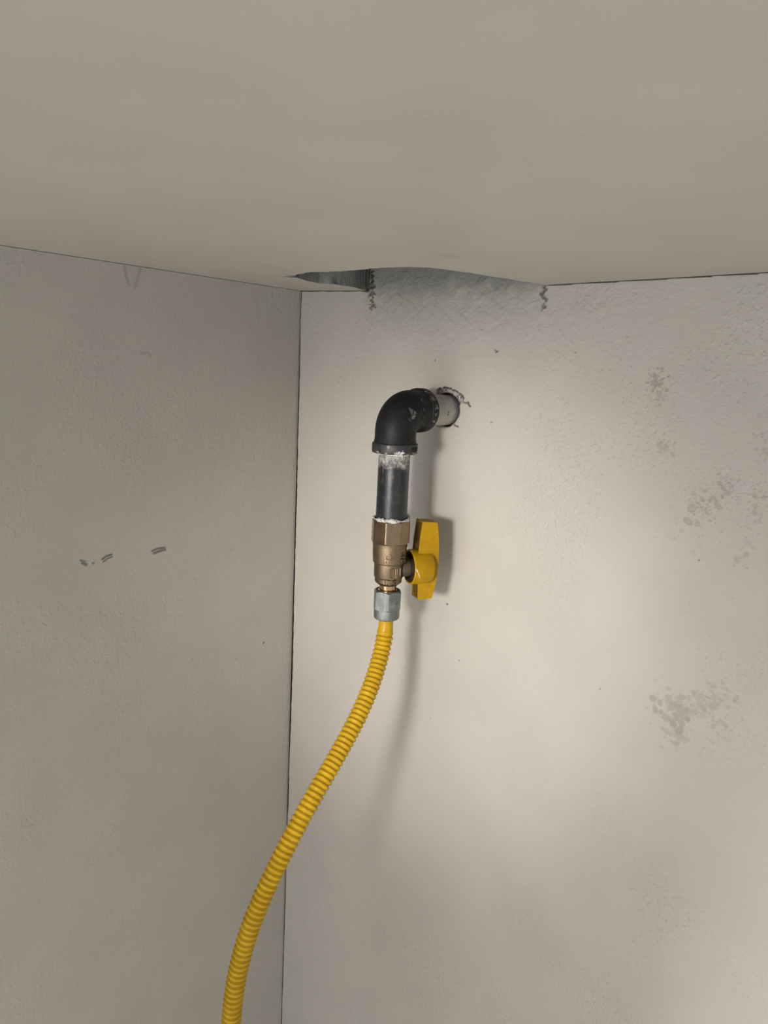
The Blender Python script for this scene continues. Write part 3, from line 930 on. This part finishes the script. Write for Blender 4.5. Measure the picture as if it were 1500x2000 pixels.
# ------------------------------------------------------------------ flexible gas hose with flare nut
HZ0 = -.2105
hose = thing('gas_hose', 'yellow corrugated flexible gas hose hanging from the brass valve', 'hose', (PX, PY, HZ0))
bm = bmesh.new()
hexa(bm, 6, .0102, .0079, -.0130, .0010, cdir + math.radians(6.4), .0013)
nut = obj('flare_nut', bm, m_zinc, hose, 24)
bm = bmesh.new()
lathe(bm, [(.0050, -.0120), (.0086, -.0122), (.0089, -.0126), (.0089, -.0184), (.0086, -.0191), (.0078, -.0197), (.0050, -.0198), (.0049, -.0150)], 56)
obj('nut_sleeve', bm, m_zinc, nut, 35)
text_mesh('EU', .0062, .0003, lambda u, v, h: Vector((math.cos(cdir + math.radians(36.4)) * (.00885 + h) - math.sin(cdir + math.radians(36.4)) * u, math.sin(cdir + math.radians(36.4)) * (.00885 + h) + math.cos(cdir + math.radians(36.4)) * u, -.0058 + v)), 'stamped_mark', m_zinc, nut, squash=.9)
HP = [(.1521, -.0557, -.2255), (.1521, -.0557, -.2320), (.1522, -.0560, -.2385), (.1526, -.0572, -.2445), (.1535, -.0602, -.2520), (.1550, -.0652, -.2601), (.1572, -.0722, -.2688), (.1596, -.0808, -.2780), (.1615, -.0914, -.2884), (.1628, -.1035, -.2990), (.1640, -.1180, -.3112), (.1645, -.1320, -.3235),
      (.1642, -.1462, -.3370), (.1624, -.1640, -.3625), (.1597, -.1722, -.3788), (.1566, -.1785, -.3960), (.1542, -.1832, -.4150), (.1528, -.1858, -.4300), (.1522, -.1878, -.4455), (.1524, -.1895, -.4616),
      (.1535, -.1915, -.4900), (.1560, -.1950, -.5400), (.1600, -.2000, -.6200), (.1640, -.2060, -.7200), (.1680, -.2150, -.8200), (.1800, -.2300, -.8900), (.2100, -.2600, -.9400), (.2600, -.3000, -.9590), (.3300, -.3400, -.9630)]
H = np.array(HP)
for _ in range(2):                                                    # soften measured points
    Hs = H.copy(); Hs[2:-1] = .25 * H[1:-2] + .5 * H[2:-1] + .25 * H[3:]; H = Hs
seg = np.r_[0, np.cumsum(np.linalg.norm(np.diff(H, axis=0), axis=1))]
def spline(s):
    out = np.zeros((len(s), 3))
    m = np.gradient(H, seg, axis=0)
    i = np.clip(np.searchsorted(seg, s) - 1, 0, len(H) - 2)
    h = (seg[i + 1] - seg[i])[:, None]; t = ((s - seg[i]) / (seg[i + 1] - seg[i]))[:, None]
    return ((2 * t**3 - 3 * t**2 + 1) * H[i] + (t**3 - 2 * t**2 + t) * h * m[i] + (-2 * t**3 + 3 * t**2) * H[i + 1] + (t**3 - t**2) * h * m[i + 1])
PITCH, RO, RI = .00345, .00618, .00490
s0 = .0165
sl, rl = [0.0, .0030, .0040, .0075, .0105, .0120, .0130, .0140, .0150, .0165], [.0046, .0046, .0047, .0049, .0050, .0053, .0053, .0055, .0058, .0054]
npitch = int((seg[-1] - s0 - .002) / PITCH)
for kx in range(npitch):
    for j in range(10):
        u = j / 10
        c_ = .5 - .5 * math.cos(2 * math.pi * u)
        sl.append(s0 + (kx + u) * PITCH + .0002)
        rl.append(RI + (RO - RI) * c_ ** .6)
sl = np.array(sl)
P_ = spline(sl) - np.array([PX, PY, HZ0])
bm = bmesh.new()
sweep(bm, P_.tolist(), rl, 26)
obj('corrugated_tube', bm, m_hose, hose, 180)
